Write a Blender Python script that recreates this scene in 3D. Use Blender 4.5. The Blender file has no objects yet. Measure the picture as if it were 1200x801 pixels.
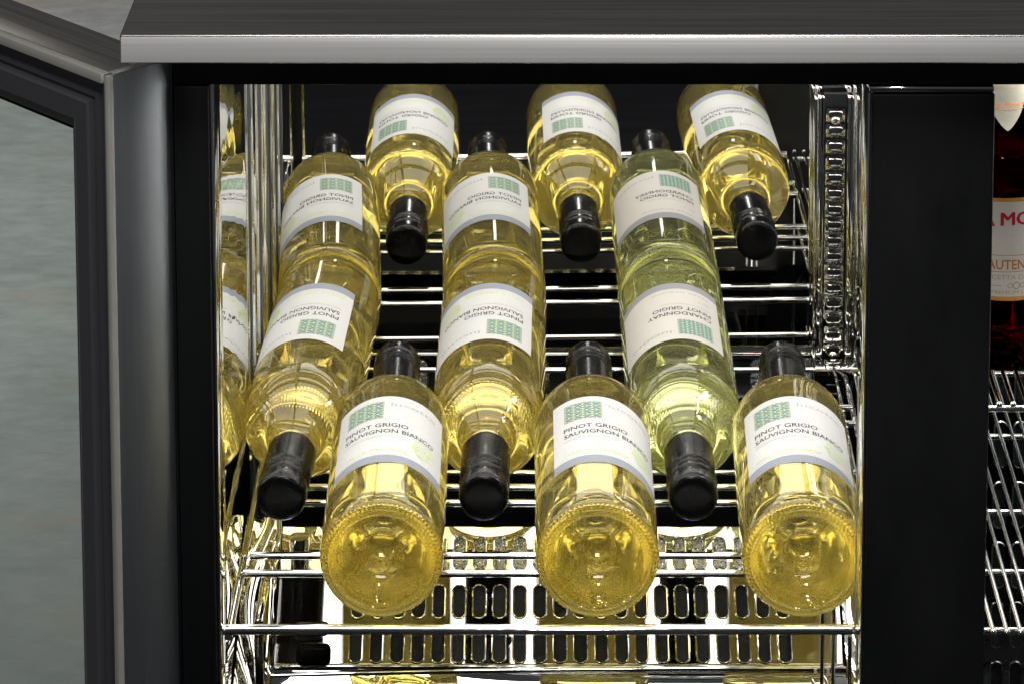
import bpy, bmesh, math, random
from mathutils import Vector, Matrix
from math import sin, cos, pi, radians, asin, sqrt, atan2
random.seed(7)
SC = bpy.context.scene
COL = SC.collection
MM = 0.001

# ------------------------------------------------------------------ camera
cd = bpy.data.cameras.new('camera')
cam = bpy.data.objects.new('camera', cd)
COL.objects.link(cam)
cam.location = (0, -1.844, 0.946)
cam.rotation_euler = (radians(82), 0, 0)
cd.sensor_fit = 'HORIZONTAL'
cd.sensor_width = 36
cd.lens = 114.54
cd.shift_x = -0.0333
cd.shift_y = -0.892
cd.clip_start = 0.05
cd.clip_end = 60
SC.camera = cam

# ------------------------------------------------------------------ world and lamps
W = bpy.data.worlds.new('World')
SC.world = W
W.use_nodes = True
W.node_tree.nodes['Background'].inputs[0].default_value = (0.93, 0.95, 1.0, 1)
W.node_tree.nodes['Background'].inputs[1].default_value = 0.045

def area(name, loc, aim, sx, sy, power, col=(1, 1, 1), spread=180):
    l = bpy.data.lights.new(name, 'AREA')
    l.shape = 'RECTANGLE'
    l.size = sx
    l.size_y = sy
    l.energy = power
    l.color = col
    l.spread = radians(spread)
    o = bpy.data.objects.new(name, l)
    COL.objects.link(o)
    o.location = loc
    o.rotation_euler = (Vector(aim) - Vector(loc)).to_track_quat('-Z', 'Y').to_euler()
    return o

area('flash_lamp', (0.03, -1.80, 0.86), (0.0, 0.05, 0.10), 0.10, 0.10, 3.7, (1, 0.985, 0.96))
area('soft_box', (-0.02, -1.0, 1.55), (0.0, 0.05, 0.1), 1.0, 0.5, 3.3, (1, 0.98, 0.95), 70)
area('cabinet_lamp_front', (0.02, 0.12, 0.322), (0.02, 0.13, 0.0), 0.41, 0.20, 0.95, (1, 0.97, 0.9))
area('cabinet_lamp_rear', (0.02, 0.30, 0.322), (0.02, 0.28, 0.0), 0.40, 0.05, 0.3, (1, 0.97, 0.9))
area('right_fill_light', (0.325, 0.10, 0.322), (0.31, 0.07, 0.0), 0.10, 0.16, 1.0, (1, 0.97, 0.92))  # added fill light, there only to brighten the beer label
area('floor_fill_light', (-1.3, 2.6, 2.2), (-1.15, 1.9, -0.56), 0.9, 0.9, 17, (1, 0.98, 0.94), 75)  # added fill light from above, aimed at the floor behind the open door
vs = SC.view_settings
vs.view_transform = 'Standard'
vs.look = 'None'
vs.exposure = 0.0
vs.gamma = 1.0
vs.use_curve_mapping = False
SC.render.engine = 'CYCLES'
cy = SC.cycles
cy.max_bounces = 20
cy.transmission_bounces = 18
cy.glossy_bounces = 12
cy.transparent_max_bounces = 12
cy.diffuse_bounces = 4
cy.sample_clamp_indirect = 6
cy.use_denoising = True
cy.caustics_reflective = True
cy.caustics_refractive = True
cy.blur_glossy = 0.0

# ------------------------------------------------------------------ materials
class NT:
    def __init__(s, name):
        s.m = bpy.data.materials.new(name)
        s.m.use_nodes = True
        s.t = s.m.node_tree
        s.t.nodes.clear()
        s.out = s.n('ShaderNodeOutputMaterial')
    def n(s, typ, **kw):
        x = s.t.nodes.new(typ)
        for k, v in kw.items():
            if k.startswith('_'):
                setattr(x, k[1:], v)
            else:
                x.inputs[k.replace('__', ' ')].default_value = v
        return x
    def l(s, a, b):
        s.t.links.new(a, b)

def coords(nt, scale=(1, 1, 1), kind='Object'):
    tc = nt.n('ShaderNodeTexCoord')
    mp = nt.n('ShaderNodeMapping')
    mp.inputs['Scale'].default_value = scale
    nt.l(tc.outputs[kind], mp.inputs['Vector'])
    return mp.outputs[0]

def noise(nt, vec, scale, detail=4, rough=0.6):
    x = nt.n('ShaderNodeTexNoise')
    x.inputs['Scale'].default_value = scale
    x.inputs['Detail'].default_value = detail
    x.inputs['Roughness'].default_value = rough
    nt.l(vec, x.inputs['Vector'])
    return x.outputs['Fac']

def ramp(nt, fac, stops):
    r = nt.n('ShaderNodeValToRGB')
    el = r.color_ramp.elements
    while len(el) < len(stops):
        el.new(0.5)
    for e, (p, c) in zip(el, stops):
        e.position = p
        e.color = (c, c, c, 1) if isinstance(c, (int, float)) else (*c, 1)
    nt.l(fac, r.inputs[0])
    return r.outputs[0]

def bump(nt, h, strength, dist):
    b = nt.n('ShaderNodeBump')
    b.inputs['Strength'].default_value = strength
    b.inputs['Distance'].default_value = dist
    nt.l(h, b.inputs['Height'])
    return b.outputs[0]

def principled(name, col, rough, metal=0.0, grain=None, spec=0.5, rvar=0.0, bstr=0.0, cvar=0.0, coat=0.0):
    """grain: mapping scale that gives the direction of the fine relief"""
    nt = NT(name)
    p = nt.n('ShaderNodeBsdfPrincipled')
    p.inputs['Base Color'].default_value = (*col, 1)
    p.inputs['Roughness'].default_value = rough
    p.inputs['Metallic'].default_value = metal
    p.inputs['Specular IOR Level'].default_value = spec
    p.inputs['Coat Weight'].default_value = coat
    if grain:
        v = coords(nt, grain)
        f = noise(nt, v, 1.0, 5, 0.65)
        if rvar:
            nt.l(ramp(nt, f, [(0.3, max(0.01, rough - rvar)), (0.7, rough + rvar)]), p.inputs['Roughness'])
        if cvar:
            nt.l(ramp(nt, f, [(0.3, tuple(c * (1 - cvar) for c in col)), (0.7, tuple(min(1, c * (1 + cvar)) for c in col))]), p.inputs['Base Color'])
        if bstr:
            nt.l(bump(nt, f, bstr, 0.0004), p.inputs['Normal'])
    nt.l(p.outputs[0], nt.out.inputs[0])
    return nt.m

M = {}
M['chrome'] = principled('polished_wire_chrome', (0.86, 0.86, 0.85), 0.07, 1, (60, 60, 60), rvar=0.04)
M['steel_mirror'] = principled('mirror_polished_steel', (0.80, 0.80, 0.79), 0.012, 1, (3, 3, 40), rvar=0.006)
M['steel_brushed'] = principled('brushed_steel', (0.93, 0.925, 0.92), 0.36, 0.5, (2.5, 500, 500), rvar=0.08, bstr=0.06, cvar=0.08)
M['steel_brushed_v'] = principled('brushed_steel_upright', (0.78, 0.83, 0.88), 0.32, 1, (700, 700, 2.5), rvar=0.03, bstr=0.03, cvar=0.05)
M['steel_top'] = principled('brushed_worktop_steel', (0.80, 0.75, 0.71), 0.30, 1, (5, 260, 260), rvar=0.05, bstr=0.03, cvar=0.16)
M['black_frame'] = principled('black_frame_plastic', (0.0028, 0.0033, 0.0038), 0.5, 0, (40, 40, 6), spec=0.2, rvar=0.06)
M['mullion'] = principled('black_mullion_plastic', (0.0045, 0.005, 0.006), 0.5, 0, (12, 12, 5), spec=0.3, rvar=0.12, cvar=0.15)
M['gasket'] = principled('dark_rubber_gasket', (0.055, 0.056, 0.064), 0.38, 0, (30, 30, 30), spec=0.5, rvar=0.08)
M['black_void'] = principled('matt_black_foam', (0.006, 0.007, 0.009), 0.7, 0, (220, 220, 220), spec=0.3, bstr=1.0, cvar=0.6)
M['dark_base'] = principled('dark_cabinet_liner', (0.006, 0.0065, 0.008), 0.3, 0, (4, 60, 4), spec=0.4, rvar=0.1)
M['cap'] = principled('black_screw_cap', (0.003, 0.003, 0.0034), 0.22, 0, (80, 80, 80), spec=0.32, rvar=0.03)
M['satin_trim'] = principled('satin_beige_trim', (0.42, 0.41, 0.38), 0.38, 0.3, (20, 20, 20), rvar=0.06, cvar=0.06)
M['mat'] = principled('unseen_dark_sheet', (0.022, 0.023, 0.028), 0.5, 0, (4, 30, 4), rvar=0.1, cvar=0.7)  # for the unseen sheet that darkens what the back wall mirrors
M['foil'] = principled('hammered_foil', (0.6, 0.6, 0.6), 0.12, 1)
def _foil():
    nt = NT('crumpled_foil')
    p = nt.n('ShaderNodeBsdfPrincipled', Roughness=0.1, Metallic=1.0)
    p.inputs['Base Color'].default_value = (0.75, 0.75, 0.75, 1)
    v = coords(nt, (1, 1, 1))
    f = noise(nt, v, 420, 2, 0.5)
    nt.l(bump(nt, f, 1.0, 0.004), p.inputs['Normal'])
    nt.l(p.outputs[0], nt.out.inputs[0])
    return nt.m
M['foil'] = _foil()

def glass(name, col, ior, rough=0.0, body=0.0, bodycol=(1, 1, 1), trans=0.6, bstr=0.0):
    nt = NT(name)
    g = nt.n('ShaderNodeBsdfGlass')
    g.inputs['Color'].default_value = (*col, 1)
    g.inputs['Roughness'].default_value = rough
    g.inputs['IOR'].default_value = ior
    if bstr:
        f = noise(nt, coords(nt, (1, 1, 0.35)), 55, 2, 0.5)
        nt.l(bump(nt, f, bstr, 0.002), g.inputs['Normal'])
    res = g.outputs[0]
    if body:
        d = nt.n('ShaderNodeBsdfDiffuse')
        d.inputs['Color'].default_value = (*bodycol, 1)
        t = nt.n('ShaderNodeBsdfTranslucent')
        t.inputs['Color'].default_value = (*bodycol, 1)
        mx = nt.n('ShaderNodeMixShader')
        mx.inputs[0].default_value = trans
        nt.l(d.outputs[0], mx.inputs[1])
        nt.l(t.outputs[0], mx.inputs[2])
        m2 = nt.n('ShaderNodeMixShader')
        m2.inputs[0].default_value = body
        nt.l(res, m2.inputs[1])
        nt.l(mx.outputs[0], m2.inputs[2])
        res = m2.outputs[0]
    nt.l(res, nt.out.inputs[0])
    return nt.m

M['glass'] = glass('clear_bottle_glass', (0.985, 0.99, 0.96), 1.5, bstr=0.02)
M['glass_green'] = glass('greenish_bottle_glass', (0.98, 0.99, 0.975), 1.5, bstr=0.02)
M['wine'] = glass('golden_white_wine', (0.998, 0.945, 0.68), 0.90, body=0.18, bodycol=(1.0, 0.90, 0.44), trans=0.55)
M['wine_pale'] = glass('pale_green_white_wine', (0.985, 0.98, 0.79), 0.90, body=0.14, bodycol=(0.95, 0.95, 0.60), trans=0.55)
M['wine_base'] = glass('golden_wine_at_the_base', (0.998, 0.945, 0.68), 0.90, body=0.05, bodycol=(1.0, 0.90, 0.44), trans=0.55)
M['air'] = glass('air_gap', (1, 1, 1), 0.75)
M['amber'] = glass('amber_bottle_glass', (0.13, 0.04, 0.015), 1.5)
M['beer'] = glass('beer_in_bottle', (0.75, 0.28, 0.05), 0.90, body=0.05, bodycol=(0.5, 0.08, 0.01))

def thin_glass():
    nt = NT('door_glass')
    t = nt.n('ShaderNodeBsdfTransparent')
    t.inputs['Color'].default_value = (0.90, 0.94, 0.93, 1)
    g = nt.n('ShaderNodeBsdfGlossy', Roughness=0.02)
    fr = nt.n('ShaderNodeFresnel', IOR=1.5)
    mx = nt.n('ShaderNodeMixShader')
    geo = nt.n('ShaderNodeNewGeometry')
    inv = nt.n('ShaderNodeMath', _operation='SUBTRACT')
    inv.inputs[0].default_value = 1
    nt.l(geo.outputs['Backfacing'], inv.inputs[1])
    ml = nt.n('ShaderNodeMath', _operation='MULTIPLY')
    nt.l(fr.outputs[0], ml.inputs[0]); nt.l(inv.outputs[0], ml.inputs[1])
    nt.l(ml.outputs[0], mx.inputs[0])
    nt.l(t.outputs[0], mx.inputs[1])
    nt.l(g.outputs[0], mx.inputs[2])
    nt.l(mx.outputs[0], nt.out.inputs[0])
    return nt.m
M['door_glass'] = thin_glass()

def paper(name, col):
    nt = NT(name)
    p = nt.n('ShaderNodeBsdfPrincipled', Roughness=0.6)
    p.inputs['Specular IOR Level'].default_value = 0.3
    v = coords(nt, (1, 1, 1))
    f = noise(nt, v, 900, 3, 0.6)
    nt.l(ramp(nt, f, [(0.3, tuple(c * 0.95 for c in col)), (0.7, tuple(min(1, c * 1.03) for c in col))]), p.inputs['Base Color'])
    g = noise(nt, v, 38, 3, 0.55)
    ad = nt.n('ShaderNodeMath', _operation='MULTIPLY_ADD')
    nt.l(g, ad.inputs[0]); ad.inputs[1].default_value = 3.0; nt.l(f, ad.inputs[2])
    nt.l(bump(nt, ad.outputs[0], 0.35, 0.0004), p.inputs['Normal'])
    nt.l(p.outputs[0], nt.out.inputs[0])
    return nt.m
M['paper'] = paper('label_paper', (0.57, 0.57, 0.565))
M['paper_warm'] = paper('warm_label_paper', (0.54, 0.51, 0.48))
M['band'] = paper('grey_blue_label_band', (0.26, 0.28, 0.325))
M['band_grey'] = paper('grey_label_band', (0.26, 0.26, 0.28))
M['cream'] = paper('cream_label_paper', (0.80, 0.74, 0.66))
M['neck_cream'] = paper('neck_label_paper', (0.36, 0.34, 0.28))
M['ink'] = principled('black_ink', (0.02, 0.02, 0.024), 0.6)
M['ink_grey'] = principled('grey_ink', (0.30, 0.30, 0.31), 0.6)
M['ink_green'] = principled('lime_ink', (0.46, 0.60, 0.18), 0.6)
M['ink_pale'] = principled('pale_lime_ink', (0.55, 0.66, 0.36), 0.6)
M['ink_red'] = principled('red_ink', (0.62, 0.012, 0.04), 0.5)
M['ink_gold'] = principled('gold_ink', (0.72, 0.36, 0.05), 0.4)
M['ink_orange'] = principled('orange_ink', (0.60, 0.22, 0.05), 0.5)
M['ink_tan'] = principled('tan_ink', (0.55, 0.40, 0.26), 0.5)

def mosaic(name, base, acc, dark):
    nt = NT(name)
    p = nt.n('ShaderNodeBsdfPrincipled', Roughness=0.5)
    tc = nt.n('ShaderNodeTexCoord')
    sep = nt.n('ShaderNodeSeparateXYZ')
    nt.l(tc.outputs['UV'], sep.inputs[0])
    def mth(op, a, b=None, c=None):
        x = nt.n('ShaderNodeMath', _operation=op)
        for i, q in enumerate((a, b, c)):
            if q is None:
                continue
            if isinstance(q, (int, float)):
                x.inputs[i].default_value = q
            else:
                nt.l(q, x.inputs[i])
        return x.outputs[0]
    def cell(freq, off):
        u = mth('MULTIPLY_ADD', sep.outputs[0], freq, off)
        v = mth('MULTIPLY_ADD', sep.outputs[1], freq, off)
        u = mth('ABSOLUTE', mth('SUBTRACT', mth('FRACT', u), 0.5))
        v = mth('ABSOLUTE', mth('SUBTRACT', mth('FRACT', v), 0.5))
        return u, v
    u1, v1 = cell(4.0, 0.0)
    diam = mth('ADD', u1, v1)
    circ = mth('SQRT', mth('ADD', mth('MULTIPLY', u1, u1), mth('MULTIPLY', v1, v1)))
    star = mth('MAXIMUM', mth('MULTIPLY', diam, 0.72), mth('MAXIMUM', u1, v1))
    u2, v2 = cell(8.0, 0.5)
    d2 = mth('ADD', u2, v2)
    ringf = mth('FRACT', mth('MULTIPLY', star, 4.5))
    su = mth('MULTIPLY', sep.outputs[0], 6.0)
    sv = mth('MULTIPLY', sep.outputs[1], 6.0)
    la = mth('LESS_THAN', mth('FRACT', mth('ADD', su, sv)), 0.30)
    lb_ = mth('LESS_THAN', mth('FRACT', mth('ADD', mth('SUBTRACT', su, sv), 12.0)), 0.30)
    lines = mth('MAXIMUM', mth('MAXIMUM', la, lb_), mth('LESS_THAN', ringf, 0.12))
    dots = mth('LESS_THAN', d2, 0.30)
    centre = mth('LESS_THAN', circ, 0.15)
    def mix(f, a, b):
        m = nt.n('ShaderNodeMix', _data_type='RGBA')
        nt.l(f, m.inputs[0])
        for i, q in ((6, a), (7, b)):
            if isinstance(q, tuple):
                m.inputs[i].default_value = (*q, 1)
            else:
                nt.l(q, m.inputs[i])
        return m.outputs[2]
    c = mix(lines, base, dark)
    c = mix(dots, c, (0.55, 0.60, 0.45))
    c = mix(centre, c, acc)
    nt.l(c, p.inputs['Base Color'])
    nt.l(p.outputs[0], nt.out.inputs[0])
    return nt.m
M['mosaic_blue'] = mosaic('blue_green_tile_print', (0.34, 0.40, 0.26), (0.05, 0.20, 0.42), (0.10, 0.19, 0.15))
M['mosaic_orange'] = mosaic('orange_green_tile_print', (0.17, 0.33, 0.27), (0.58, 0.28, 0.06), (0.08, 0.20, 0.20))

def floor_helper():
    nt = NT('grey_floor')
    p = nt.n('ShaderNodeBsdfPrincipled')
    v = coords(nt, (1.0, 1.5, 1))
    a = noise(nt, v, 5, 8, 0.68)
    v2 = coords(nt, (5.0, 11, 1))
    b = noise(nt, v2, 5, 5, 0.7)
    v3 = coords(nt, (1.2, 2.0, 1))
    c = noise(nt, v3, 3.1, 3, 0.5)
    base = ramp(nt, a, [(0.25, (0.215, 0.228, 0.226)), (0.6, (0.288, 0.296, 0.29)), (0.8, (0.35, 0.355, 0.34))])
    st = ramp(nt, b, [(0.3, 0.82), (0.7, 1.08)])
    m = nt.n('ShaderNodeMix', _data_type='RGBA', _blend_type='MULTIPLY')
    m.inputs[0].default_value = 1
    nt.l(base, m.inputs[6]); nt.l(st, m.inputs[7])
    tan = ramp(nt, c, [(0.58, 0.0), (0.72, 0.75)])
    m2 = nt.n('ShaderNodeMix', _data_type='RGBA')
    nt.l(tan, m2.inputs[0]); nt.l(m.outputs[2], m2.inputs[6])
    m2.inputs[7].default_value = (0.30, 0.26, 0.19, 1)
    nt.l(m2.outputs[2], p.inputs['Base Color'])
    nt.l(ramp(nt, b, [(0.3, 0.5), (0.7, 0.7)]), p.inputs['Roughness'])
    nt.l(bump(nt, b, 0.3, 0.002), p.inputs['Normal'])
    nt.l(p.outputs[0], nt.out.inputs[0])
    return nt.m
M['floor'] = floor_helper()

# ------------------------------------------------------------------ mesh helpers (all in millimetres)
def mesh(name, verts, faces, mats, smooth=True, idx=None, uvs=None, angle=None):
    me = bpy.data.meshes.new(name)
    me.from_pydata([(x * MM, y * MM, z * MM) for x, y, z in verts], [], faces)
    for m in (mats if isinstance(mats, (list, tuple)) else [mats]):
        me.materials.append(M[m])
    if idx:
        for p, i in zip(me.polygons, idx):
            p.material_index = i
    if uvs:
        ul = me.uv_layers.new(name='UVMap')
        for p in me.polygons:
            for li in p.loop_indices:
                ul.data[li].uv = uvs[me.loops[li].vertex_index]
    if smooth:
        me.polygons.foreach_set('use_smooth', [True] * len(me.polygons))
        if angle:
            me.set_sharp_from_angle(angle=radians(angle))
    me.update()
    return me

def link(name, me, parent=None, loc=(0, 0, 0), rot=(0, 0, 0)):
    o = bpy.data.objects.new(name, me)
    COL.objects.link(o)
    o.location = tuple(c * MM for c in loc)
    o.rotation_euler = rot
    if parent:
        o.parent = parent
    return o

def thing(name, label, cat, loc=(0, 0, 0), rot=(0, 0, 0), group=None):
    o = link(name, None, None, loc, rot)
    o.empty_display_size = 0.02
    o['label'] = label
    o['category'] = cat
    if group:
        o['group'] = group
    return o

def box_mesh(name, x0, x1, y0, y1, z0, z1, mat, bev=1.0, seg=2):
    bm = bmesh.new()
    bmesh.ops.create_cube(bm, size=1)
    for v in bm.verts:
        v.co = Vector(((x0 + x1) / 2 + v.co.x * (x1 - x0), (y0 + y1) / 2 + v.co.y * (y1 - y0), (z0 + z1) / 2 + v.co.z * (z1 - z0))) * MM
    if bev:
        bmesh.ops.bevel(bm, geom=bm.edges[:], offset=bev * MM, segments=seg, affect='EDGES', profile=0.5)
    me = bpy.data.meshes.new(name)
    bm.to_mesh(me)
    bm.free()
    me.materials.append(M[mat])
    if bev:
        me.polygons.foreach_set('use_smooth', [True] * len(me.polygons))
        me.set_sharp_from_angle(angle=radians(40))
    return me

def box(name, x0, x1, y0, y1, z0, z1, mat, parent, bev=1.0, seg=2):
    return link(name, box_mesh(name, x0, x1, y0, y1, z0, z1, mat, bev, seg), parent)

def tube_data(pts, r, n=12, caps=True):
    pts = [Vector(p) for p in pts]
    vs_, fs = [], []
    up = None
    for i, p in enumerate(pts):
        if i == 0: t = pts[1] - pts[0]
        elif i == len(pts) - 1: t = pts[-1] - pts[-2]
        else: t = (pts[i + 1] - p).normalized() + (p - pts[i - 1]).normalized()
        t.normalize()
        if up is None:
            up = Vector((0, 0, 1)) if abs(t.z) < 0.9 else Vector((1, 0, 0))
        s = t.cross(up).normalized()
        up = s.cross(t).normalized()
        for k in range(n):
            a = 2 * pi * k / n
            vs_.append(tuple(p + s * (r * cos(a)) + up * (r * sin(a))))
    for i in range(len(pts) - 1):
        for k in range(n):
            a, b = i * n + k, i * n + (k + 1) % n
            fs.append((a, a + n, b + n, b))
    if caps:
        fs.append(tuple(range(n)))
        fs.append(tuple(reversed(range(len(vs_) - n, len(vs_)))))
    return vs_, fs

def tube(name, pts, r, mat, parent, n=12):
    v, f = tube_data(pts, r, n)
    return link(name, mesh(name, v, f, mat, angle=50), parent)

def round_path(pts, rad, k=5):
    """polyline with its corners rounded"""
    P = [Vector(p) for p in pts]
    out = [P[0]]
    for i in range(1, len(P) - 1):
        a, b, c = P[i - 1], P[i], P[i + 1]
        d1, d2 = (a - b).normalized(), (c - b).normalized()
        q1, q2 = b + d1 * rad, b + d2 * rad
        for j in range(k + 1):
            t = j / k
            out.append(q1 * (1 - t) ** 2 + b * 2 * t * (1 - t) + q2 * t * t)
    out.append(P[-1])
    return out

def lathe(name, prof, mat, seg=96, disp=None, closed=False):
    """prof: (r, z) from the bottom up, local +Z the axis"""
    v, f = [], []
    n = len(prof)
    rows = []
    for i, (r, z) in enumerate(prof):
        if r < 1e-6:
            rows.append([len(v)])
            v.append((0, 0, z))
        else:
            row = []
            for k in range(seg):
                a = 2 * pi * k / seg
                rr, zz = r, z
                if disp:
                    rr, zz = disp(i, r, z, a, k)
                row.append(len(v))
                v.append((rr * sin(a), -rr * cos(a), zz))
            rows.append(row)
    for i in range(n - 1):
        A, B = rows[i], rows[i + 1]
        for k in range(seg):
            k2 = (k + 1) % seg
            if len(A) == 1:
                f.append((A[0], B[k2], B[k]))
            elif len(B) == 1:
                f.append((A[k], A[k2], B[0]))
            else:
                f.append((A[k], A[k2], B[k2], B[k]))
    return mesh(name, v, f, mat, angle=None)

def smooth_prof(ctrl, step=3.0):
    """Catmull-Rom through control points"""
    out = []
    n = len(ctrl)
    for i in range(n - 1):
        p0 = ctrl[max(i - 1, 0)]; p1 = ctrl[i]; p2 = ctrl[i + 1]; p3 = ctrl[min(i + 2, n - 1)]
        L = sqrt((p2[0] - p1[0]) ** 2 + (p2[1] - p1[1]) ** 2)
        k = max(1, int(L / step))
        for j in range(k):
            t = j / k
            q = []
            for c in (0, 1):
                q.append(0.5 * ((2 * p1[c]) + (-p0[c] + p2[c]) * t + (2 * p0[c] - 5 * p1[c] + 4 * p2[c] - p3[c]) * t * t + (-p0[c] + 3 * p1[c] - 3 * p2[c] + p3[c]) * t ** 3))
            out.append((max(q[0], 0), q[1]))
    out.append(ctrl[-1])
    return out

def slotted(name, cols, rows, pw, ph, sw, sh, mat, x0=0.0, gap_rows=None, left=0, right=0, rim=0.6, th=1.2):
    """sheet in local x (across) and y (up the sheet), normal +z, with round-ended punched slots and a raised rim round each"""
    v, f = [], []
    NS = 20
    def hole(cx, cyy, w, h, z):
        r = w / 2
        pts = []
        for k in range(NS):
            a = 2 * pi * (k + 0.5) / NS
            pts.append((cx + r * cos(a), cyy + (h / 2 - r) * (1 if sin(a) > 0 else -1) + r * sin(a), z))
        return pts
    for ri in range(rows):
        yc = gap_rows[ri] if gap_rows else ri * ph
        for ci in range(cols):
            cx = x0 + ci * pw
            b = len(v)
            v += hole(cx, yc, sw, sh, -th)
            v += hole(cx, yc, sw, sh, rim * 0.7)
            v += hole(cx, yc, sw + 0.9, sh + 0.9, rim)
            v += hole(cx, yc, sw + 2.2, sh + 2.2, 0)
            # outer rectangle sampled at the same angles
            for k in range(NS):
                a = 2 * pi * (k + 0.5) / NS
                ex, ey = cos(a), sin(a)
                m = max(abs(ex), abs(ey))
                v.append((cx + ex / m * pw / 2, yc + ey / m * ph / 2, 0))
            for L in range(4):
                for k in range(NS):
                    k2 = (k + 1) % NS
                    f.append((b + L * NS + k, b + (L + 1) * NS + k, b + (L + 1) * NS + k2, b + L * NS + k2))
    X0, X1 = x0 - pw / 2, x0 + (cols - 0.5) * pw
    Y = [gap_rows[i] if gap_rows else i * ph for i in range(rows)]
    for xa, xb in ((X0 - left, X0), (X1, X1 + right)):
        if xb - xa > 0.01:
            b = len(v)
            v += [(xa, Y[0] - ph / 2, 0), (xb, Y[0] - ph / 2, 0), (xb, Y[-1] + ph / 2, 0), (xa, Y[-1] + ph / 2, 0)]
            f.append((b, b + 1, b + 2, b + 3))
    me = mesh(name, v, f, mat, smooth=True, angle=35)
    return me

# ------------------------------------------------------------------ the setting
fl = link('floor', mesh('floor', [(-9000, -6000, -560), (9000, -6000, -560), (9000, 12000, -560), (-9000, 12000, -560)], [(0, 1, 2, 3)], 'floor', smooth=False))
fl['kind'] = 'structure'

# ------------------------------------------------------------------ the cooler
cooler = thing('bottle_cooler', 'stainless steel back bar bottle cooler with black frame, its left door swung open', 'bottle cooler', (0, 0, -560))
R_ = link('cabinet_body', box_mesh('cabinet_body', -222, 430, 395, 430, -540, 341, 'steel_brushed_v', 1.5), cooler, (0, 0, 560))
def part(name, me, **k):
    o = link(name, me, cooler, (k.get('x', 0), k.get('y', 0), k.get('z', 0) + 560), k.get('rot', (0, 0, 0)))
    return o
def pbox(name, *a, **k):
    o = box(name, *a, cooler, **k)
    o.location.z += 0.560
    return o
pbox('worktop', -237.5, 445, -95, 440, 342.4, 359.2, 'steel_top', bev=1.2, seg=3)
pbox('worktop_edge', -236.8, 445, -96.0, -95.1, 343.4, 358.0, 'steel_brushed', bev=0.35)
pbox('side_panel', -219, -214.5, -42, 394.6, -540, 341.8, 'black_frame', bev=1)
pbox('side_panel', 422, 430, -44, 394.6, -540, 341.8, 'steel_brushed_v', bev=1)
pbox('head_rail', -214, 421, -45, -14, 312.4, 341.8, 'black_frame', bev=1.2)
pbox('head_lip', -213, 421, -47.5, -45.3, 336, 341.5, 'gasket', bev=0.5)
pbox('jamb', -214, -194, -45, -6, -540, 312, 'black_frame', bev=1.2)
pbox('jamb_trim', -193.7, -191.6, -40, -4, -540, 311.8, 'steel_mirror', bev=0.6)
pbox('mullion', 186.5, 257.5, -48, -14, -540, 308.6, 'mullion', bev=1.6, seg=3)
pbox('mullion_trim', 184.8, 186.2, -46, -18, -540, 308.0, 'chrome', bev=0.4)
pbox('mullion_cap', 185.5, 257, -47, -16, 308.9, 312.1, 'chrome', bev=0.7)
pbox('unseen_dark_panel', -193.5, 421, -44, -38, -540, -67, 'black_frame', bev=1)  # added below view; keeps the lit floor out of the back wall's reflection
pbox('liner_floor', -197, 421, -4, 384, -400, -392, 'dark_base', bev=0)
pbox('liner_ceiling', -213, 421, -13.5, 394, 331, 341, 'steel_mirror', bev=0)

def wavy_wall():
    """left liner wall, lightly corrugated along its depth"""
    v, f = [], []
    N = 190
    for j in range(2):
        for i in range(N + 1):
            y = -5 + 392 * i / N
            w = (0.012 if y < 200 else 0.05) * sin(y * 2 * pi / 44) + 0.012 * sin(y * 2 * pi / 71 + 1)
            edge = min(1, max(0, (385 - y) / 20))
            v.append((-198 + w * edge, y, -391 if j == 0 else 330.5))
    for i in range(N):
        f.append((i, i + 1, N + 2 + i, N + 1 + i))
    return mesh('liner_wall', v, f, 'steel_mirror')
part('liner_wall', wavy_wall())
for yy, r in ((222, 1.5), (236, 2.2), (262, 1.4), (296, 1.6), (309, 2.4), (322, 1.4), (349, 2.4), (372, 1.6)):
    o = tube('wall_rib', [(-198.6, yy, -388), (-198.6, yy, 328)], r, 'gasket' if yy in (236, 309, 372) else 'steel_mirror', cooler, 14)
    o.location.z += 0.560
# polished back wall above the shelf
def back_wall():
    v, f = [], []
    NX, NZ = 60, 30
    for j in range(NZ + 1):
        for i in range(NX + 1):
            x = -198 + 618 * i / NX
            z = -36 + 366 * j / NZ
            d = 0.10 * sin(x / 61 + z / 90) + 0.08 * sin(z / 37 + 1.3)
            v.append((x, 386.5 + d * 0.6, z))
    for j in range(NZ):
        for i in range(NX):
            a = j * (NX + 1) + i
            f.append((a, a + 1, a + NX + 2, a + NX + 1))
    return mesh('back_wall', v, f, 'steel_mirror')
part('back_wall', back_wall(), y=0, rot=(0, 0, 0.013))
pbox('back_ledge', -197, 190, 381, 388, -41.5, -37.5, 'chrome', bev=1.2)
pbox('back_ledge', -197, 190, 377, 388, -73, -68, 'chrome', bev=1.5)
# slots between the ledges: local x -> X, local y -> Z, normal towards -Y
me = slotted('slot_strip', 17, 1, 22.0, 26, 9, 22, 'dark_base', x0=-178)
part('slot_strip', me, y=386, z=-55, rot=(pi / 2, 0, 0))
part('foil_backing', mesh('foil_backing', [(-195, 391, -72), (190, 391, -72), (190, 391, -40), (-195, 391, -40)], [(0, 1, 2, 3)], 'foil', smooth=False))
pbox('rear_plenum', -197, 421, 380, 390, -390, -76, 'dark_base', bev=0)
link('floor_helper', box_mesh('floor_helper', -900, 1200, -2900, -120, -559, -551, 'mat', 3))['kind'] = 'structure'  # unseen dark sheet, added so the back wall mirrors black instead of floor

# inclined air grille below the shelf, three rows of punched slots
INC = radians(33)
GR = dict(y=92, z=-118)
me = slotted('air_grille', 22, 3, 13.0, 31.0, 7.4, 22.5, 'steel_mirror', x0=-121, gap_rows=[13.5, 44.0, 78.0], left=45, right=30)
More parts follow.
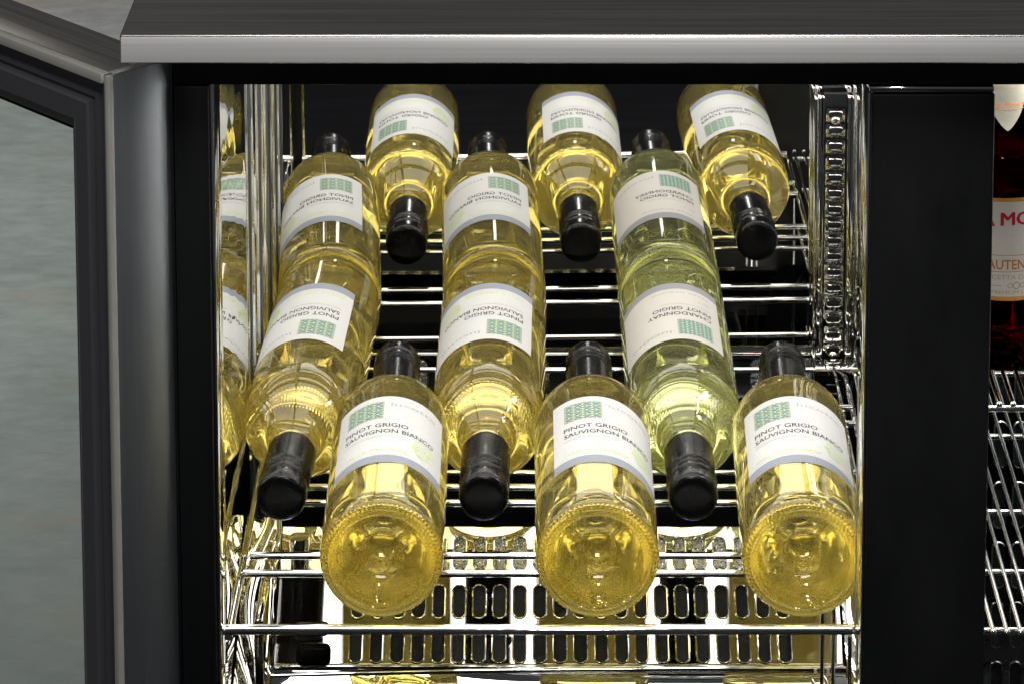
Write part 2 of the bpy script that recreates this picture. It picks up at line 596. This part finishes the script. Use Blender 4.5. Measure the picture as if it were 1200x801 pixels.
# rows are not evenly spaced: stretch cell borders by adding filler strips
g = part('air_grille', me, y=GR['y'], z=GR['z'], rot=(INC, 0, 0))
def quad_local(name, x0, x1, y0, y1, zz, mat):
    me = mesh(name, [(x0, y0, zz), (x1, y0, zz), (x1, y1, zz), (x0, y1, zz)], [(0, 1, 2, 3)], mat, smooth=False)
    return part(name, me, y=GR['y'], z=GR['z'], rot=(INC, 0, 0))
quad_local('grille_strip', -172.5, 188, 59.5, 62.5, 0.0, 'steel_mirror')
quad_local('grille_strip', -172.5, 188, 93.5, 97, 0.0, 'steel_mirror')
quad_local('foam_backing', -172.5, 188, -4, 61, -2.6, 'black_void')
quad_local('foil_backing', -172.5, 188, 61.5, 96, -2.6, 'foil')
quad_local('grille_back', -172.5, 188, -4, 97, -4.5, 'dark_base')
def fascia():
    """curved apron below the grille: from the grille's slope to steeper, bowed across its width"""
    v, f = [], []
    N, K = 48, 14
    for i in range(N + 1):
        x = -175 + 365 * i / N
        sag = -5.0 * ((x - 110) / 285) ** 2
        y, z = GR['y'] + 1.5, GR['z'] - 1.0
        for k in range(K + 1):
            if k:
                a = radians(38 + 11 * min(1, k / 2))
                y -= 7 * cos(a)
                z -= 7 * sin(a)
            v.append((x, y - (2.5 if k > 0 else 0), z + sag * min(1, k)))
    for i in range(N):
        for k in range(K):
            a = i * (K + 1) + k
            f.append((a, a + 1, a + K + 2, a + K + 1))
    return mesh('apron', v, f, 'steel_mirror')
part('apron', fascia())
pts = [(-175 + 365 * i / 40, GR['y'] - 1, GR['z'] - 1 - 5.0 * ((-175 + 365 * i / 40 - 110) / 285) ** 2) for i in range(41)]
o = tube('apron_bead', pts, 1.7, 'chrome', cooler); o.location.z += 0.560

# rear pilaster with its ladder of slots
def pilaster(xc, z0, z1, name='pilaster'):
    n = int((z1 - z0) / 11.7)
    me = slotted(name, n, 1, 11.7, 14, 3.6, 9.5, 'steel_mirror', x0=0, th=2.5, rim=0.4)
    # local x runs up the post
    o = part(name, me, x=xc, y=377, z=z0, rot=(0, -pi / 2, pi / 2))
    o.matrix_local = Matrix.Translation((xc * MM, 0.377, (z0 + 560) * MM)) @ Matrix(((0, 1, 0, 0), (0, 0, -1, 0), (1, 0, 0, 0), (0, 0, 0, 1))).to_4x4() @ Matrix.Scale(-1, 4, (0, 1, 0)) @ Matrix.Identity(4)
    for k, (dx, w, yy) in enumerate(((-10.5, 4.5, 373), (10.5, 4.5, 373), (-14.5, 2.0, 370), (15.5, 2.0, 370))):
        pbox('pilaster_flange', xc + dx - w / 2, xc + dx + w / 2, yy, 385, z0 - 6, z1, 'steel_mirror', bev=0.8)
    pbox('pilaster_backing', xc - 8, xc + 8, 380, 384, z0 - 6, z1, 'black_void', bev=0)
    for zz in (z0 + n * 11.7 * 0.52, z1 - 18):
        s = lathe('screw', [(0, 2.2), (1.2, 2.3), (2.6, 1.8), (3.2, 0.8), (3.4, 0), (0, 0)], 'chrome', 20)
        part('screw', s, x=xc, y=377, z=zz, rot=(pi / 2, 0, 0))
pilaster(205.5, -244, 156)
pbox('pilaster_clip', 190, 222, 352, 369, -45.5, -36, 'chrome', bev=1.5)
pbox('partition_post', 226, 229.5, 300, 384, -390, 160, 'steel_mirror', bev=0.8)
pbox('partition_post', 236, 238, 320, 384, -390, 200, 'steel_mirror', bev=0.6)

for x, y in ((183.0, -2), (172.5, 66), (180, 72), (214, 40)):
    o = tube('guide_rod', [(x, y, -390), (x, y, -47 if y < 0 else -62)], 1.3, 'chrome', cooler, 12); o.location.z += .56
o = tube('guide_rod', [(186.5, -8, -45), (186.5, -8, 120)], 1.5, 'satin_trim', cooler, 12); o.location.z += .56
def rippled_sheet(name, x0, x1, amp, per, d0, d1, lift):
    v, f = [], []
    NX, ND = 40, 24
    for j in range(ND + 1):
        dd = d0 + (d1 - d0) * j / ND
        for i in range(NX + 1):
            x = x0 + (x1 - x0) * i / NX
            n = amp * sin((x + 9 * sin(dd / 26)) * 2 * pi / per) + amp * 0.6 * sin(dd / 17 + x / 9)
            v.append((x, GR['y'] + dd * cos(INC) - n * sin(INC), GR['z'] + dd * sin(INC) + n * cos(INC) + lift))
    for j in range(ND):
        for i in range(NX):
            a = j * (NX + 1) + i
            f.append((a, a + 1, a + NX + 2, a + NX + 1))
    return part(name, mesh(name, v, f, 'steel_mirror'))
rippled_sheet('rippled_reflector', -197, -174.5, 1.3, 17, -60, 105, 0)  # added polished sheet, rippled to throw gold and white streaks into the dark corner
rippled_sheet('rippled_reflector', 190.5, 224, 1.0, 21, -60, 105, -1)
# pipes and a bracket in the lower left corner
o = tube('drain_pipe', round_path([(-160, 150, -60), (-160, 150, -110), (-150, 110, -140), (-140, 90, -200)], 18), 6.5, 'steel_mirror', cooler, 18); o.location.z += .56
o = tube('cable', round_path([(-176, 180, -50), (-172, 150, -110), (-178, 110, -130), (-172, 80, -190)], 16), 2.0, 'chrome', cooler, 10); o.location.z += .56
pbox('drain_clip', -160, -138, 90, 104, -98, -93, 'black_frame', bev=4, seg=4)
pbox('drain_clip', -182, -176, 60, 200, -120, -70, 'steel_mirror', bev=2)

# ------------------------------------------------------------------ the open door: local x along its inner face from the hinge corner, y into its thickness
door = link('door', None, cooler, (-247, -75, 560))
door.empty_display_size = 0.02
th = radians(135)
door.rotation_euler = (0, 0, th)
# local +x -> (-.707,+.707); local -y (rotated) -> (+.707,+.707) : thickness runs along local -y
DT, ZT, ZB, WD = 44, 328, -520, 440
def dbox(name, x0, x1, y0, y1, z0, z1, mat, bev=1.0, seg=2):
    return box(name, x0, x1, y0, y1, z0, z1, mat, door, bev, seg)
dbox('door_edge', 0, 5, -DT, 0, ZB, ZT, 'steel_brushed_v', 0.8)
dbox('door_top', 5.2, WD, -DT, -5.2, ZT - 4.5, ZT, 'steel_top', 0.8)
dbox('door_trim', 5.2, WD, -5, 1.2, ZT - 5.5, ZT + 0.4, 'satin_trim', 0.9)
dbox('door_trim', -0.6, 3.0, -3.4, 1.0, ZB, ZT + 0.2, 'satin_trim', 0.9)
dbox('door_trim', -0.4, 4.6, -DT + 1, -4.3, ZT + 0.1, ZT + 0.9, 'satin_trim', 0.3)
dbox('door_stile', 5.3, 44, -DT + 1, -7, ZB, ZT - 4.8, 'black_frame', 0.8)
dbox('door_rail', 44.2, WD, -DT + 1, -7, ZT - 44, ZT - 4.8, 'black_frame', 0.8)
# gasket: ribbed bands along the stile and the rail, mitred at the corner
def ribbed(name):
    prof = [(8, -7), (8.3, -4.5), (11.5, -4.2), (12, -5.6), (14.2, -5.6), (14.6, -3.6), (17, -3.2), (17.6, -5), (19.5, -5), (20, -1.2), (21.2, 0), (31, 0.6), (33.4, -0.4), (34.6, -3.8), (40, -4.6), (41.8, -7)]
    v, f = [], []
    for (u, d) in prof:
        v.append((u, d, ZB))
        v.append((u, d, ZT - u))
        v.append((WD, d, ZT - u))
    for i in range(len(prof) - 1):
        a = i * 3
        f.append((a, a + 1, a + 4, a + 3))
        f.append((a + 1, a + 2, a + 5, a + 4))
    # winding: face -y side is inner; prof y negative means inside the door
    me = mesh(name, v, f, 'gasket', smooth=False)
    return me
link('gasket', ribbed('gasket'), door)
dbox('glass_pane', 43, WD, -20, -16, ZB, ZT - 43, 'door_glass', 0)
for o in [c for c in door.children if c.name.startswith('gasket')]:
    pass

# ------------------------------------------------------------------ wire shelves
def shelf(label, loc):
    return thing('wire_shelf', label, 'shelf', loc, group=None)
sh1 = shelf('wide chrome wire shelf carrying the six wine bottles', (0, 0, -40))
WR = 2.4
for y, r, x0, x1 in ((-6, 3.1, -194, 212), (62, WR, -188, 212), (85, WR, -186, 212), (156, WR, -184, 212), (178, WR, -184, 212), (199, 2.0, -184, 212),
                     (272, WR, -184, 212), (297, WR, -184, 212), (359, 2.0, -184, 212)):
    tube('crossbar', [(x0, y, 0 if r < 3.05 else -0.6), (x1, y, 0 if r < 3.05 else -0.6)], r, 'chrome', sh1, 16)
for x in (-190.5, 213):
    tube('side_rod', [(x, -8, -4.5), (x, 366, -4.5)], 2.2, 'chrome', sh1, 12)
tube('corner_loop', round_path([(-188, 62, 0), (-190, 62, 0), (-190, 62, -8), (-190, 85, -8), (-190, 85, 0)], 3), 1.8, 'chrome', sh1, 10)
tube('brace', [(206, 150, -4.5), (206, 360, -4.5)], 1.4, 'chrome', sh1, 10)

sh2 = shelf('upper chrome shelf of close parallel wires under the brown beer bottle', (0, 0, 100))
sh3 = shelf('lower chrome shelf of close parallel wires at the right edge, below the beer bottle shelf', (0, 0, -40))
v, f = tube_data([(0, 0, 0), (0, 372, 0)], 1.35, 10)
wire = mesh('wire', v, f, 'chrome', angle=50)
bead = lathe('weld_bead', [(0, -2.1), (1.5, -1.5), (2.1, 0), (1.5, 1.5), (0, 2.1)], 'chrome', 12)
bead_prof = [(0, -1.9), (1.2, -1.5), (1.9, 0), (1.2, 1.5), (0, 1.9)]
for shx, x0, y0, cross in ((sh2, 262, -2, (0, 110, 240, 366)), (sh3, 219, -10, (-2, 70, 150, 260, 360))):
    k = 0
    x = x0
    while x < 415:
        link('wire', wire, shx, (x, y0, 0))
        link('weld_bead', bead, shx, (x, y0, 0))
        x += 8.2
    for yy in cross:
        tube('crossbar', [(x0 - 2, yy, -3.4), (416, yy, -3.4)], 2.1, 'chrome', shx, 12)

# right-hand back: slotted strips behind the beer bottle
for zc in (-58, -104, -150, -196, -242, -288):
    me = slotted('slot_strip', 13, 1, 14.0, 46, 8, 34, 'steel_mirror', x0=243)
    part('slot_strip', me, y=376, z=zc, rot=(pi / 2, 0, 0))
part('foam_backing', mesh('foam_backing', [(236, 379, -310), (420, 379, -310), (420, 379, -34), (236, 379, -34)], [(0, 1, 2, 3)], 'black_void', smooth=False))

# ------------------------------------------------------------------ bottles
RB = 37.5
def stud_disp(i, r, z, a, k):
    if z < 3.4 and 28.0 < r < 36.9:
        ring = int((r - 27.5) / 2.2)
        ph = 0.5 * (ring % 2)
        s = max(0, cos((a / (2 * pi) * 76 + ph) * 2 * pi)) * max(0, sin(pi * (((r - 27.5) / 2.2) % 1)))
        return r + 0.3 * s, z - 1.25 * s
    return r, z
base = [(0, 23), (4, 22.8), (7.5, 21.6), (9.6, 18.5), (11, 13.5), (13, 9.2), (16, 6.6), (20, 4.6), (25, 2.4)]
basef = smooth_prof(base, 1.5)[:-1]
heel = [(25 + 0.44 * i, 2.4 - 2.4 * min(1, (0.44 * i) / 5.5) ** 0.7) for i in range(0, 22)]
heel += [(35.0, 0.45), (35.6, 0.9), (36.2, 1.7), (36.7, 2.7), (37.05, 4.0), (37.3, 5.6), (37.5, 8)]
body = [(37.5, 14)] + [(37.5, 14 + 174 * i / 12) for i in range(1, 13)]
shoulder = smooth_prof([(37.5, 188), (36.9, 194), (34.6, 202), (30.2, 209.5), (24, 216.5), (18.6, 222.5), (15.9, 228), (14.8, 233), (14.4, 240)], 1.6)[1:]
neckp = [(14.2, 250), (14.0, 270), (14.0, 290), (12.5, 294), (0, 294)]
glass_me = lathe('glass', basef + heel + body + shoulder + neckp, 'glass', 232, stud_disp)
glass_me2 = glass_me.copy()
glass_me2.materials[0] = M['glass_green']
ibase = smooth_prof([(0, 28.5), (5, 28), (9.5, 26), (12.5, 21), (14.4, 15.5), (18, 11), (23, 8.4), (28, 6.6), (31, 6.4), (33, 7.2), (34.6, 10), (35, 15)], 1.5)
ishould = smooth_prof([(35, 187), (34.3, 193.5), (32, 201), (27.6, 208), (21.5, 214.8), (16.2, 221), (13.2, 227), (11.6, 234), (11, 242)], 2)
wine_prof = ibase[:-1] + [(35, 15)] + [(35, 15 + 172 * i / 8) for i in range(1, 8)] + ishould + [(10.6, 270), (10.4, 286), (0, 286)]
wine_me = lathe('wine', wine_prof, 'wine', 96)
wine_me2 = wine_me.copy()
wine_me2.materials[0] = M['wine_pale']
wine_me.materials.append(M['wine_base'])
for p in wine_me.polygons:
    if p.center.z < 13.5 * MM or (p.center.xy.length < 22 * MM and p.center.z < 30 * MM):
        p.material_index = 1

def bubble_mesh():
    """the long flat air gap along the top side (-Y local) of a lying bottle"""
    v, f = [], []
    N, K = 44, 14
    zs = [9.5 + (196 - 9.5) * i / N for i in range(N + 1)]
    Ri = 34.6
    for i, z in enumerate(zs):
        t = (z - zs[0]) / (zs[-1] - zs[0])
        e = min(1, (z - zs[0]) / 9.0)
        e2 = min(1, (zs[-1] - z) / 22.0)
        w = 16.2 * sqrt(max(0.0, 1 - (1 - e) ** 2)) * sqrt(max(0.0, 1 - (1 - e2) ** 2)) * (1 + 0.05 * sin(z / 9.0)) + 0.05
        R = Ri - max(0, 14 - z) * 0.25 - max(0, z - 186) * 0.14
        half = asin(min(1, w / R))
        plane = R * cos(half)
        ring = []
        for k in range(K + 1):
            a = -half + 2 * half * k / K
            ring.append((R * sin(a), -R * cos(a), z))
        for k in range(K - 1, 0, -1):
            x = R * sin(-half + 2 * half * k / K)
            u = x / max(w, 0.01)
            ring.append((x, -(plane - 0.9 * (1 - u * u) * min(1, w / 8)), z))
        v += ring
    n = 2 * K
    for i in range(N):
        for k in range(n):
            a, b = i * n + k, i * n + (k + 1) % n
            f.append((a, b, b + n, a + n))
    f.append(tuple(reversed(range(n))))
    f.append(tuple(range(len(v) - n, len(v))))
    return mesh('air_gap', v, f, 'air', angle=70)
air_me = bubble_mesh()
def shortened(me, cut=16.0, z0=160.0, z1=184.0):
    c = me.copy()
    for q in c.vertices:
        z = q.co.z / MM
        if z > z0:
            q.co.z -= cut * MM * min(1.0, (z - z0) / (z1 - z0))
    c.update()
    return c
glass_s, wine_s, air_s = shortened(glass_me), shortened(wine_me), shortened(air_me)

def cap_disp(i, r, z, a, k):
    if 279.5 < z < 284.2 and r > 15:
        return r + 0.28 * cos(a * 70), z
    return r, z
cap_prof = [(14.6, 238.5), (15.5, 238.3), (15.75, 239), (15.75, 242)] + [(15.7, 242 + 4 * i) for i in range(1, 8)] + \
    [(15.7, 272.5), (14.9, 273.4), (14.9, 274.2), (15.75, 275), (15.75, 277.2), (14.9, 278), (14.9, 279), (15.75, 279.8), (15.85, 281), (15.85, 283), (15.75, 284.2), (14.9, 285), (15.4, 286.2),
     (15.7, 287), (15.75, 290), (15.75, 295), (15.6, 297), (15.1, 298.7), (14.1, 299.7), (12.6, 300.1), (9, 300.15), (4, 300.2), (0, 300.2)]
cap_me = lathe('cap', cap_prof, 'cap', 140, cap_disp)
cap_s = shortened(cap_me)

LW, L0, L1 = 78.0, 53.0, 146.0
def on_cyl(u, z, R):
    a = u / R
    return (R * sin(a), -R * cos(a), z)
def patch(name, u0, u1, z0, z1, R, mats, nu, nz, idxf=None, thick=0.0, R0=RB):
    v, f, uv, idx = [], [], [], []
    for j in range(nz + 1):
        for i in range(nu + 1):
            u = u0 + (u1 - u0) * i / nu
            z = z0 + (z1 - z0) * j / nz
            a = u / R0
            v.append((R * sin(a), -R * cos(a), z))
            uv.append((i / nu, j / nz))
    for j in range(nz):
        for i in range(nu):
            a = j * (nu + 1) + i
            f.append((a, a + 1, a + nu + 2, a + nu + 1))
            idx.append(idxf(j / nz) if idxf else 0)
    if thick:
        b = len(v)
        for j in range(nz + 1):
            for i in range(nu + 1):
                u = u0 + (u1 - u0) * i / nu
                z = z0 + (z1 - z0) * j / nz
                a = u / R0
                v.append(((R - thick) * sin(a), -(R - thick) * cos(a), z))
                uv.append((i / nu, j / nz))
        for j in range(nz):
            for i in range(nu):
                a = b + j * (nu + 1) + i
                f.append((a, a + nu + 1, a + nu + 2, a + 1))
                idx.append(0)
        def edge(q):
            for a0, a1 in zip(q[:-1], q[1:]):
                f.append((a0, a0 + b, a1 + b, a1)); idx.append(0)
        edge([i for i in range(nu + 1)])
        edge([nz * (nu + 1) + i for i in range(nu + 1)][::-1])
        edge([j * (nu + 1) for j in range(nz + 1)][::-1])
        edge([j * (nu + 1) + nu for j in range(nz + 1)])
    return mesh(name, v, f, mats, idx=idx, uvs=uv, angle=60)

def text_tris(body_, size, x, z, width=None, align='LEFT', space=1.0, shear=0.0, bold=0.0):
    """flat glyph triangles of a line of text as (verts2d, faces)"""
    c = bpy.data.curves.new('t', 'FONT')
    c.body = body_
    c.size = size
    c.space_character = space
    c.shear = shear
    c.offset = bold
    c.resolution_u = 2
    o = bpy.data.objects.new('t', c)
    COL.objects.link(o)
    bpy.context.view_layer.update()
    dg = bpy.context.evaluated_depsgraph_get()
    m = o.evaluated_get(dg).to_mesh()
    vs2 = [(q.co.x, q.co.y) for q in m.vertices]
    fs = [tuple(p.vertices) for p in m.polygons]
    bpy.data.objects.remove(o)
    xs = [p[0] for p in vs2]
    mn, mx = min(xs), max(xs)
    k = width / (mx - mn) if width else 1.0
    off = -mn * k if align == 'LEFT' else -(mn + mx) / 2 * k
    return [(px * k + off + x, py + z) for px, py in vs2], fs

def printed(name, items, R, mat, R0=RB):
    v, f = [], []
    for vs2, fs in items:
        b = len(v)
        for (u, z) in vs2:
            a = u / R0
            v.append((R * sin(a), -R * cos(a), z))
        f += [tuple(i + b for i in q) for q in fs]
    return mesh(name, v, f, mat, smooth=False)

def ring_items(cx, cz, r, w, n=28, ph=0, squash=1.0):
    v, f = [], []
    for k in range(n):
        a = 2 * pi * k / n + ph
        for rr in (r - w / 2, r + w / 2):
            v.append((cx + rr * cos(a) * 1.0, cz + rr * sin(a) * squash))
    for k in range(n):
        a, b = 2 * k, 2 * ((k + 1) % n)
        f.append((a, a + 1, b + 1, b))
    return v, f
def bar_items(x0, x1, z0, z1, n=12):
    v, f = [], []
    for i in range(n + 1):
        x = x0 + (x1 - x0) * i / n
        v += [(x, z0), (x, z1)]
    for i in range(n):
        f.append((2 * i, 2 * i + 2, 2 * i + 3, 2 * i + 1))
    return v, f

H_ = L1 - L0
def zt(fr):
    return L1 - fr * H_
XL = -LW / 2
def label_set(kind):
    d = {}
    band = 'band' if kind == 'a' else 'band_grey'
    d['label'] = patch('label', -LW / 2, LW / 2, L0, L1, RB + 0.18, ['paper' if kind == 'a' else 'paper_warm', band], 44, 28, lambda t: 1 if t < 0.105 else 0, 0.12)
    t0, t1 = XL + 9, XL + 33
    d['tile'] = patch('tile_print', t0, t1, zt(0.335), zt(0.085), RB + 0.25, 'mosaic_blue' if kind == 'a' else 'mosaic_orange', 14, 2)
    d['tile_border'] = printed('tile_border', [bar_items(t0 - .5, t1 + .5, zt(.335) - .5, zt(.335)), bar_items(t0 - .5, t1 + .5, zt(.085), zt(.085) + .5),
                                             bar_items(t0 - .5, t0, zt(.335), zt(.085), 1), bar_items(t1, t1 + .5, zt(.335), zt(.085), 1)], RB + 0.26, 'ink_grey')
    if kind == 'a':
        l1, l2, w1, w2 = 'PINOT GRIGIO', 'SAUVIGNON BIANCO', 42, 61
    else:
        l1, l2, w1, w2 = 'CHARDONNAY', 'PINOT GRIGIO', 46, 42
    d['lettering'] = printed('lettering', [text_tris(l1, 7.4, XL + 8, zt(0.475), w1, bold=0.10), text_tris(l2, 7.4, XL + 8, zt(0.565), w2, bold=0.10)], RB + 0.27, 'ink')
    d['name_lettering'] = printed('name_lettering', [text_tris('lucotto', 6.0, XL + 38, zt(0.15), 32)], RB + 0.27, 'ink_grey')
    gr = [text_tris('INDICAZIONE GEOGRAFICA TIPICA', 2.6, XL + 8, zt(0.625), 36)]
    if kind != 'a':
        gr += [text_tris('2017', 4.2, XL + 8, zt(0.73), 9), text_tris('TERRE SICILIANE', 3.8, XL + 8, zt(0.84), 42), bar_items(XL + 6, -XL - 6, zt(0.878), zt(0.875))]
    else:
        gr += [bar_items(XL + 6, -XL - 6, zt(0.868), zt(0.865))]
    d['grey_lettering'] = printed('grey_lettering', gr, RB + 0.27, 'ink_grey')
    if kind == 'a':
        d['green_lettering'] = printed('green_lettering', [text_tris('DELLE VENEZIE', 4.6, XL + 8, zt(0.835), 42), ring_items(XL + 61, zt(0.66), 6.5, 0.5, squash=1.25),
            ring_items(XL + 62.5, zt(0.70), 8.0, 0.4, squash=1.2), ring_items(XL + 60, zt(0.73), 5.0, 0.5, squash=1.5),
            text_tris('Vigna bio', 7, XL + 53, zt(0.72), 17, shear=0.4), text_tris('vino', 5, XL + 58, zt(0.79), 10, shear=0.4)], RB + 0.27, 'ink_green')
    return d
LS = {'a': label_set('a'), 'b': label_set('b')}

def wine_bottle(label, x, y, facing, yaw, roll, kind='a', axis_z=0.0, name='wine_bottle'):
    """facing +1: neck points away (+Y), base to the viewer; -1: cap to the viewer. (x, y) is the base centre."""
    rz = yaw if facing > 0 else pi + yaw
    q = Matrix.Rotation(rz, 4, 'Z') @ Matrix.Rotation(-pi / 2, 4, 'X')
    t = thing(name, label, 'wine bottle', (x, y, axis_z), group='white wine bottles lying on the wire shelf')
    t.rotation_euler = q.to_euler()
    front = facing > 0
    link('glass', glass_s if front else glass_me if kind == 'a' else glass_me2, t, rot=(0, 0, radians(random.uniform(0, 6))))
    w = link('wine', wine_s if front else wine_me if kind == 'a' else wine_me2, t)
    link('air_gap', air_s if front else air_me, w, rot=(0, 0, radians(random.uniform(-4, 4))))
    link('cap', cap_s if front else cap_me, t, rot=(0, 0, random.random()))
    L = link('label', LS[kind]['label'], t, rot=(0, 0, roll))
    for k, nm in (('tile', 'tile_print'), ('tile_border', 'tile_border'), ('lettering', 'lettering'), ('grey_lettering', 'grey_lettering'), ('name_lettering', 'name_lettering'), ('green_lettering', 'green_lettering')):
        if k in LS[kind]:
            link(nm, LS[kind][k], L)
    return t

wine_bottle('clear bottle of golden wine lying base first, leftmost of the three in front', -99, 0, 1, radians(0.6), radians(3.7))
wine_bottle('clear bottle of golden wine lying base first, middle of the three in front', 31, 0, 1, radians(0.4), radians(17))
wine_bottle('clear bottle of golden wine lying base first, touching the black centre post', 155, 0, 1, radians(-1.3), radians(5))
wine_bottle('wine bottle lying cap first by the mirrored left wall, label upside down', -155.5, 380.5, -1, radians(-2.0), radians(20))
wine_bottle('golden wine bottle lying cap first between the left and middle front bottles', -37, 380.5, -1, radians(-0.4), radians(12))
wine_bottle('pale green wine bottle lying cap first with beige chardonnay label and orange tile print', 89.5, 380.5, -1, radians(0.5), radians(10.7), 'b')

# ------------------------------------------------------------------ beer bottle
bt = thing('beer_bottle', 'brown glass beer bottle with red lettered cream label standing on the upper wire shelf', 'beer bottle', (279, 68, 101.6))
RBB = 30.5
def bz(z):
    return z if z < 30 else 30 + (z - 30) * 86 / 60 if z < 90 else 116 + (z - 90) * 108 / 134
def bd(i, r, z, a, k):
    if z < 5 and 22 < r < 30.2:
        s = 0.5 * max(0, cos(a * 40)) * max(0, sin(pi * ((r - 22) / 8)))
        return r, z - 0.9 * s + 0.4
    return r, z
bp = smooth_prof([(0, 6), (10, 5), (20, 2)], 2)[:-1] + [(20, 2), (22, 1), (24, .3), (26, 0), (27.5, .3), (28.8, 1.2), (29.8, 3), (30.3, 6), (30.5, 9)] + [(30.5, 10 + 8 * i) for i in range(1, 11)] + \
    smooth_prof([(30.5, 92), (30, 100), (27.8, 112), (23.5, 125), (19, 138), (16, 152), (14, 170), (13.2, 195), (13.2, 210)], 3)[1:] + [(14.2, 212), (14.2, 218), (13, 219), (13, 224), (0, 224)]
bp = [(a, bz(b)) for a, b in bp]
link('glass', lathe('glass', bp, 'amber', 160, bd), bt)
bi = smooth_prof([(0, 10), (12, 9), (22, 5.5), (26, 6.5), (27.8, 10)], 2) + [(28, 14), (28, 90)] + smooth_prof([(28, 92), (27.4, 100), (25.2, 111), (21, 124), (16.4, 138), (13.4, 152), (11.5, 170), (11, 185), (0, 185)], 3)[1:]
bi = [(a, bz(b)) for a, b in bi]
link('beer', lathe('beer', bi, 'beer', 80), bt)
link('crown_cap', lathe('crown_cap', [(14.4, 216), (16, 217), (15.6, 219), (14, 223), (12, 224.4), (0, 224.8)], 'ink_red', 84, lambda i, r, z, a, k: (r + (0.6 * cos(a * 21) if z < 220 else 0), z)), bt)
def shield(name, w, z0, z1, R, mat, foot=0.0, arch=3.0):
    """label with an arched top and a lobed, pointed foot, following the bottle's radius"""
    v, f = [], []
    N, K = 36, 12
    for i in range(N + 1):
        t = -1 + 2 * i / N
        top = z1 + arch * (1 - t * t)
        bot = z0 + foot * t * t * abs(t)
        for k in range(K + 1):
            z = bot + (top - bot) * k / K
            rr = R(z) if callable(R) else R
            a = t * w / RBB
            v.append((rr * sin(a), -rr * cos(a), z))
    for i in range(N):
        for k in range(K):
            a = i * (K + 1) + k
            f.append((a, a + K + 1, a + K + 2, a + 1))
    return mesh(name, v, f, mat)
lb = link('label', shield('label', 43, 46, 108, RBB + 0.15, 'ink_gold', 4), bt, rot=(0, 0, radians(11)))
link('label_field', shield('label_field', 41.5, 48.6, 105.6, RBB + 0.25, 'cream', 4), lb)
def arc_text(items, rise):
    out = []
    for vs2, fs in items:
        out.append(([(u, z - rise * (u / 20.0) ** 2) for u, z in vs2], fs))
    return out
link('red_lettering', printed('red_lettering', arc_text([q for dx, dz in ((0, 0), (0.55, 0), (0.28, 0.35), (0.8, 0.2)) for q in (text_tris('MORETTI', 11.6, -10.4 + dx, 94 + dz, 50), text_tris('BIRRA', 11.6, -47.4 + dx, 94 + dz, 33))], 2.0), RBB + 0.36, 'ink_red', RBB), lb)
link('orange_lettering', printed('orange_lettering', [text_tris('AUTENTICA', 8.6, 2, 66, 40, 'CENTER', bold=0.15), bar_items(-26, 28, 64.2, 64.6), bar_items(-26, 28, 74.6, 75.0)], RBB + 0.36, 'ink_orange', RBB), lb)
link('tan_lettering', printed('tan_lettering', [text_tris('RICETTA DAL 1859', 4.2, 1, 59.5, 40, 'CENTER'), text_tris('PREMIUM LAGER', 3.4, 0, 50.2, 30, 'CENTER'),
     ring_items(0, 55.6, 2.0, 0.7), ring_items(3.9, 55.6, 1.4, 0.5), ring_items(-3.9, 55.6, 1.4, 0.5), bar_items(-16, -9, 55.4, 55.8), bar_items(9, 16, 55.4, 55.8)], RBB + 0.36, 'ink_tan', RBB), lb)
def neck_R(z):
    pts = [(100, 30.2), (112, 28), (125, 23.7), (138, 19.2), (152, 16.2), (170, 14.2), (200, 13.4)]
    for (a, ra), (b, rb) in zip(pts[:-1], pts[1:]):
        if z <= b:
            return ra + (rb - ra) * (z - a) / (b - a) + 0.5
    return 13.8
def neck_label():
    v, f = [], []
    N, K = 36, 20
    for i in range(N + 1):
        t = -1 + 2 * i / N
        bot = 132 + 40 * abs(t) ** 1.25
        for k in range(K + 1):
            z = bot + (182 - bot) * k / K
            r = neck_R(z)
            a = t * 1.25
            v.append((r * sin(a), -r * cos(a), bz(z)))
    for i in range(N):
        for k in range(K):
            a = i * (K + 1) + k
            f.append((a, a + K + 1, a + K + 2, a + 1))
    return mesh('neck_label', v, f, 'neck_cream')
nl = link('neck_label', neck_label(), bt)
def neck_print(name, items, mat):
    v, f = [], []
    for vs2, fs in items:
        b = len(v)
        for (u, z) in vs2:
            r = neck_R(z) + 0.25
            a = u / r
            v.append((r * sin(a), -r * cos(a), bz(z)))
        f += [tuple(i + b for i in q) for q in fs]
    return mesh(name, v, f, mat, smooth=False)
link('signature', neck_print('signature', [text_tris('Luigi Moretti', 5.2, 0, 149, 24, 'CENTER', shear=0.5), bar_items(-12, 12, 147, 147.4)], 'ink_orange'), nl)
link('neck_lettering', neck_print('neck_lettering', [text_tris('LA RICETTA', 2.6, 0, 168, 16, 'CENTER'), text_tris('ORIGINALE', 2.6, 0, 163, 16, 'CENTER')], 'ink_tan'), nl)
